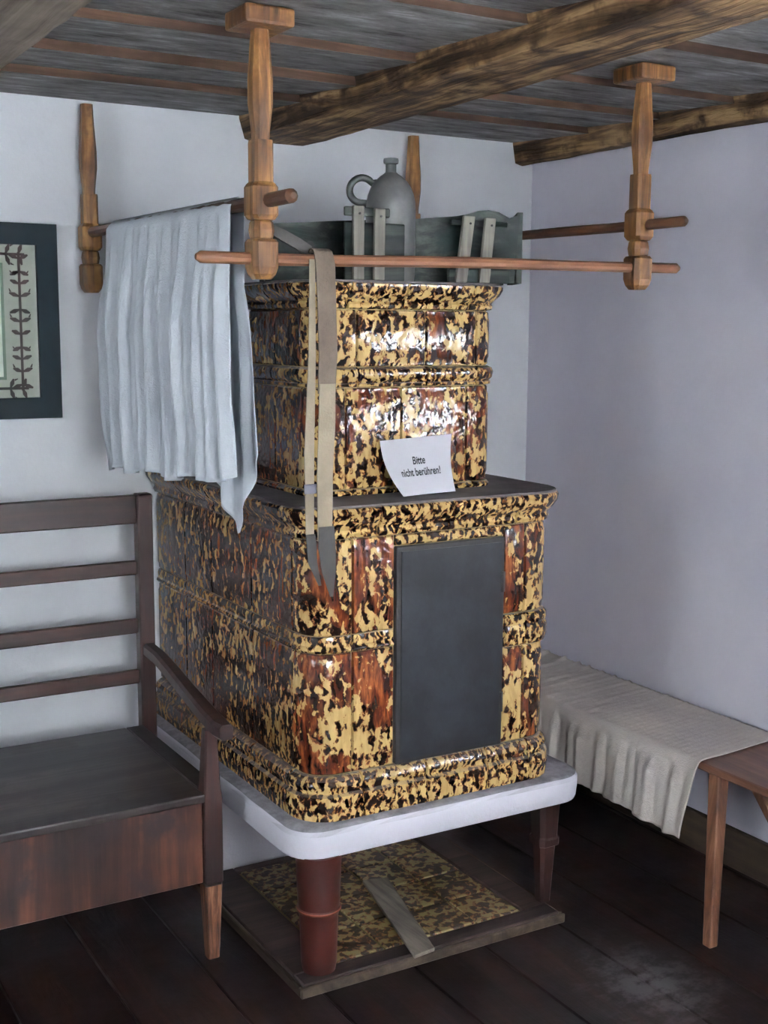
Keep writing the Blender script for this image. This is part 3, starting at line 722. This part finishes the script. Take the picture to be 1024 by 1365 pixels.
bm = BM(); box(bm, ix0+.098, ix1-.098, -.0155, -.0142, iz0+.058, iz1-.058); obj('image', bm, M_pic, pic)
def twig(bm, p, q, n):                  # a printed sprig: stem and leaf pairs, a hair proud of the mount
    p = Vector(p); q = Vector(q); d = (q-p); L = d.length; d.normalize(); s = Vector((-d.z, 0, d.x)); y = Vector((0, 1, 0))
    def quad(a, b, w1, w2, sd):
        vs = [a+sd*w1, a-sd*w1, b-sd*w2, b+sd*w2]; lo = [bm.verts.new(v) for v in vs]; hi = [bm.verts.new(v-y*.0006) for v in vs]
        bm.faces.new(hi); bm.faces.new(lo[::-1])
        for i in range(4): bm.faces.new((lo[i], lo[(i+1) % 4], hi[(i+1) % 4], hi[i]))
    quad(p, q, .0036, .0036, s)
    for k in range(n):
        c = p+d*L*(k+.5)/n
        for sg in (-1, 1):
            e = c+s*sg*(.024+.005*random.random())+d*(.010 if k % 3 else -.010)
            m = c.lerp(e, .55); dd = (e-c).normalized(); sd = Vector((-dd.z, 0, dd.x))
            quad(c, m, .0015, .0060, sd); quad(m, e, .0060, .0022, sd)
            if k % 2: quad(e-dd*.004+d*.004, e+d*.012, .003, .001, s)
bm = BM(); o_ = .046
for a, b, n in (((ix1-o_, iz0+.02), (ix1-o_, iz1-.02), 11), ((ix0+o_, iz0+.02), (ix0+o_, iz1-.02), 11), ((ix0+.03, iz1-.026), (ix1-.03, iz1-.026), 9), ((ix0+.03, iz0+.026), (ix1-.03, iz0+.026), 9)):
    twig(bm, (a[0], -.0148, a[1]), (b[0], -.0148, b[1]), n)
obj('leaf_print', bm, M_orn, pic)['kind'] = 'stuff'

# ================================================================== SETTLE (left)
se = thing('wooden_settle', (-2.25, -.5, 0), 'dark red-brown wooden settle with slatted back and box seat in front of the back wall', 'settle')
SX0, SX1 = -3.02, -1.500
for xa, xf in ((SX1-.047, SX1+.0), (SX0, SX0)):
    bm = BM(); hexa(bm, [(xa+.0, -.215, 0), (xa+.045, -.215, 0), (xa+.045, -.175, 0), (xa, -.175, 0), (xa+.0, -.215, .45), (xa+.045, -.215, .45), (xa+.045, -.175, .45), (xa, -.175, .45)])
    bm.free(); bm = BM(); box(bm, xa+.046, xa+.090, -.220, -.180, .002, 1.095, .004) if xa > -2 else box(bm, xa, xa+.046, -.220, -.180, .002, 1.095, .004)
    obj('back_post', bm, W['settlez'], se)
RX = SX1-.002
for z0, z1, nme, w_ in ((1.012, 1.092, 'top_rail', .012), (.866, .906, 'back_slat', .008), (.698, .740, 'back_slat', .008), (.552, .592, 'back_slat', .008)):
    bm = BM(); box(bm, SX0+.047, RX, -.200-w_, -.200+w_, z0, z1, .003); obj(nme, bm, W['settle'], se)
bm = BM(); box(bm, SX0-.005, -1.552, -.812, -.222, .412, .434, .004, 2)
obj('seat', bm, W['seat'], se)['label'] = 'worn dark seat board'
bm = BM(); box(bm, -1.5515, -1.500, -.765, -.222, .412, .434, .003); obj('seat', bm, W['seat'], se)
bm = BM(); box(bm, SX0+.05, -1.5560, -.802, -.784, .205, .4115, .002); obj('front_panel', bm, W['panel'], se)
for xx in (SX0+.012, -1.530):
    bm = BM(); box(bm, xx, xx+.016, -.765, -.222, .22, .4115, .002); obj('side_panel', bm, W['settlez'], se)
bm = BM(); box(bm, SX0+.05, -1.535, -.24, -.224, .22, .4115, .002); obj('back_panel', bm, W['settle'], se)
for xx in (-1.531, SX0+.022):
    bm = BM()
    sqloft(bm, [(xx, -.789, .002, .014, .003), (xx, -.789, .20, .022, .003), (xx, -.789, .204, .024, .003), (xx, -.789, .414, .024, .003), (xx, -.789, .45, .021, .004), (xx, -.792, .590, .015, .004)])
    p = obj('front_post', bm, W['settlez'], se)
    if xx > -2:
        bm = BM(); sqloft(bm, [(xx, -.789, .0015, .0148, .003), (xx, -.789, .195, .0222, .003)]); obj('foot', bm, W['foot'], p)['label'] = 'worn pale foot'
    bm = BM(); d = 1 if xx > -2 else -1
    x1 = (-1.478 if d > 0 else SX0+.02)
    secs = [(x1, -.226, .652, .018), (x1-.004*d, -.32, .650, .018), (x1-.014*d, -.45, .640, .019), (x1-.026*d, -.60, .624, .020), (x1-.036*d, -.75, .608, .022), (x1-.040*d, -.83, .602, .022), (x1-.042*d, -.872, .603, .017)]
    rows = []
    for (ax, ay, az, hh) in secs:
        c = .007; P = [(-hh, -.020+c), (-hh, .018-c), (-hh+c, .018), (hh-c, .018), (hh, .018-c), (hh, -.020+c), (hh-c, -.020), (-hh+c, -.020)]
        rows.append([bm.verts.new((ax+a, ay, az+b)) for a, b in P])
    for i in range(len(rows)-1):
        for k in range(8): bm.faces.new((rows[i][k], rows[i][(k+1) % 8], rows[i+1][(k+1) % 8], rows[i+1][k]))
    bm.faces.new(rows[0]); bm.faces.new(rows[-1][::-1]); obj('armrest', bm, W['settle'], se, smooth=.6)

# ================================================================== BENCH (right)
be = thing('bench', (-.19, -.95, 0), 'low brown wooden bench with splayed legs standing along the right wall', 'bench')
BX0, BX1, BY0, BY1, BZ = -.362, -.026, -1.90, -.06, .446
bm = BM(); box(bm, BX0, BX1, BY0, BY1, BZ-.022, BZ, .006, 2); obj('seat', bm, W['bench'], be)
for y, sg in ((-1.295, -1), (-.25, 1)):
    for (tx, fx, ty, fy) in ((BX0+.032, BX0-.050, y, y+.075*sg), (BX1-.14, BX1-.09, y+.08, y+.22*sg)):
        bm = BM(); h0, h1 = .014, .019
        hexa(bm, [(fx-h0, fy-h0, .002), (fx+h0, fy-h0, .002), (fx+h0, fy+h0, .002), (fx-h0, fy+h0, .002), (tx-h1, ty-h1, BZ-.0225), (tx+h1, ty-h1, BZ-.0225), (tx+h1, ty+h1, BZ-.0225), (tx-h1, ty+h1, BZ-.0225)], .004)
        obj('leg', bm, W['benchleg'], be)
def bcloth():
    bm = BM()
    def f(u, v):
        y = -1.232+v*1.13                                   # v along the bench, u from the wall over the front edge
        wv = .0052*max(0, math.sin((y+.12*u)*88+2.2*math.sin(y*13)+3*nz(y*6, u*2)))**2*math.exp(-((v-.85)/.42)**2)+.0015*math.sin(y*150+u*6)
        W_ = .340; D_ = .205-.01*v + .006*math.sin(y*9) ; s = u*(W_+D_)
        y += -.035*(1-u)*(1 if v < .1 else .0)*0
        if s < W_-.012:
            x = BX1-.004-s; z = BZ+.0035+abs(wv)*1.6; 
            y += .030*(s/W_)*(-1)*(1-v)
        elif s < W_+.012:
            t = (s-W_+.012)/.024; a = t*PI/2
            x = BX1-.004-(W_-.012)-.0165*math.sin(a); z = BZ+.0035+abs(wv)*1.6*(1-t)-.0165*(1-math.cos(a)); y += -.030*(1-v)
        else:
            d = s-W_-.012; a = min(1, d/.05)
            x = BX1-.004-(W_-.012)-.0165-.004-abs(.005)*a-a*(.0048*math.sin(y*64+1.6*math.sin(y*21)+d*6)+.009*nz(y*19, d*9, 2)+.0024*math.sin(y*150+d*16)+.016*d/.2)
            z = BZ+.0035-.0165-d; y += -.030*(1-v)+.10*d*(1 if v < .02 else 0)*0
            y += d*.16*(1-v)
        return Vector((x, y, z))
    grid(bm, 60, 190, f, .0018)
    return bm
setp(obj('bench_cloth', bcloth(), M_bcloth, loc=(-.19, -.7, BZ), smooth=True), 'long cream linen runner draped over the bench beside the stove', 'cloth')
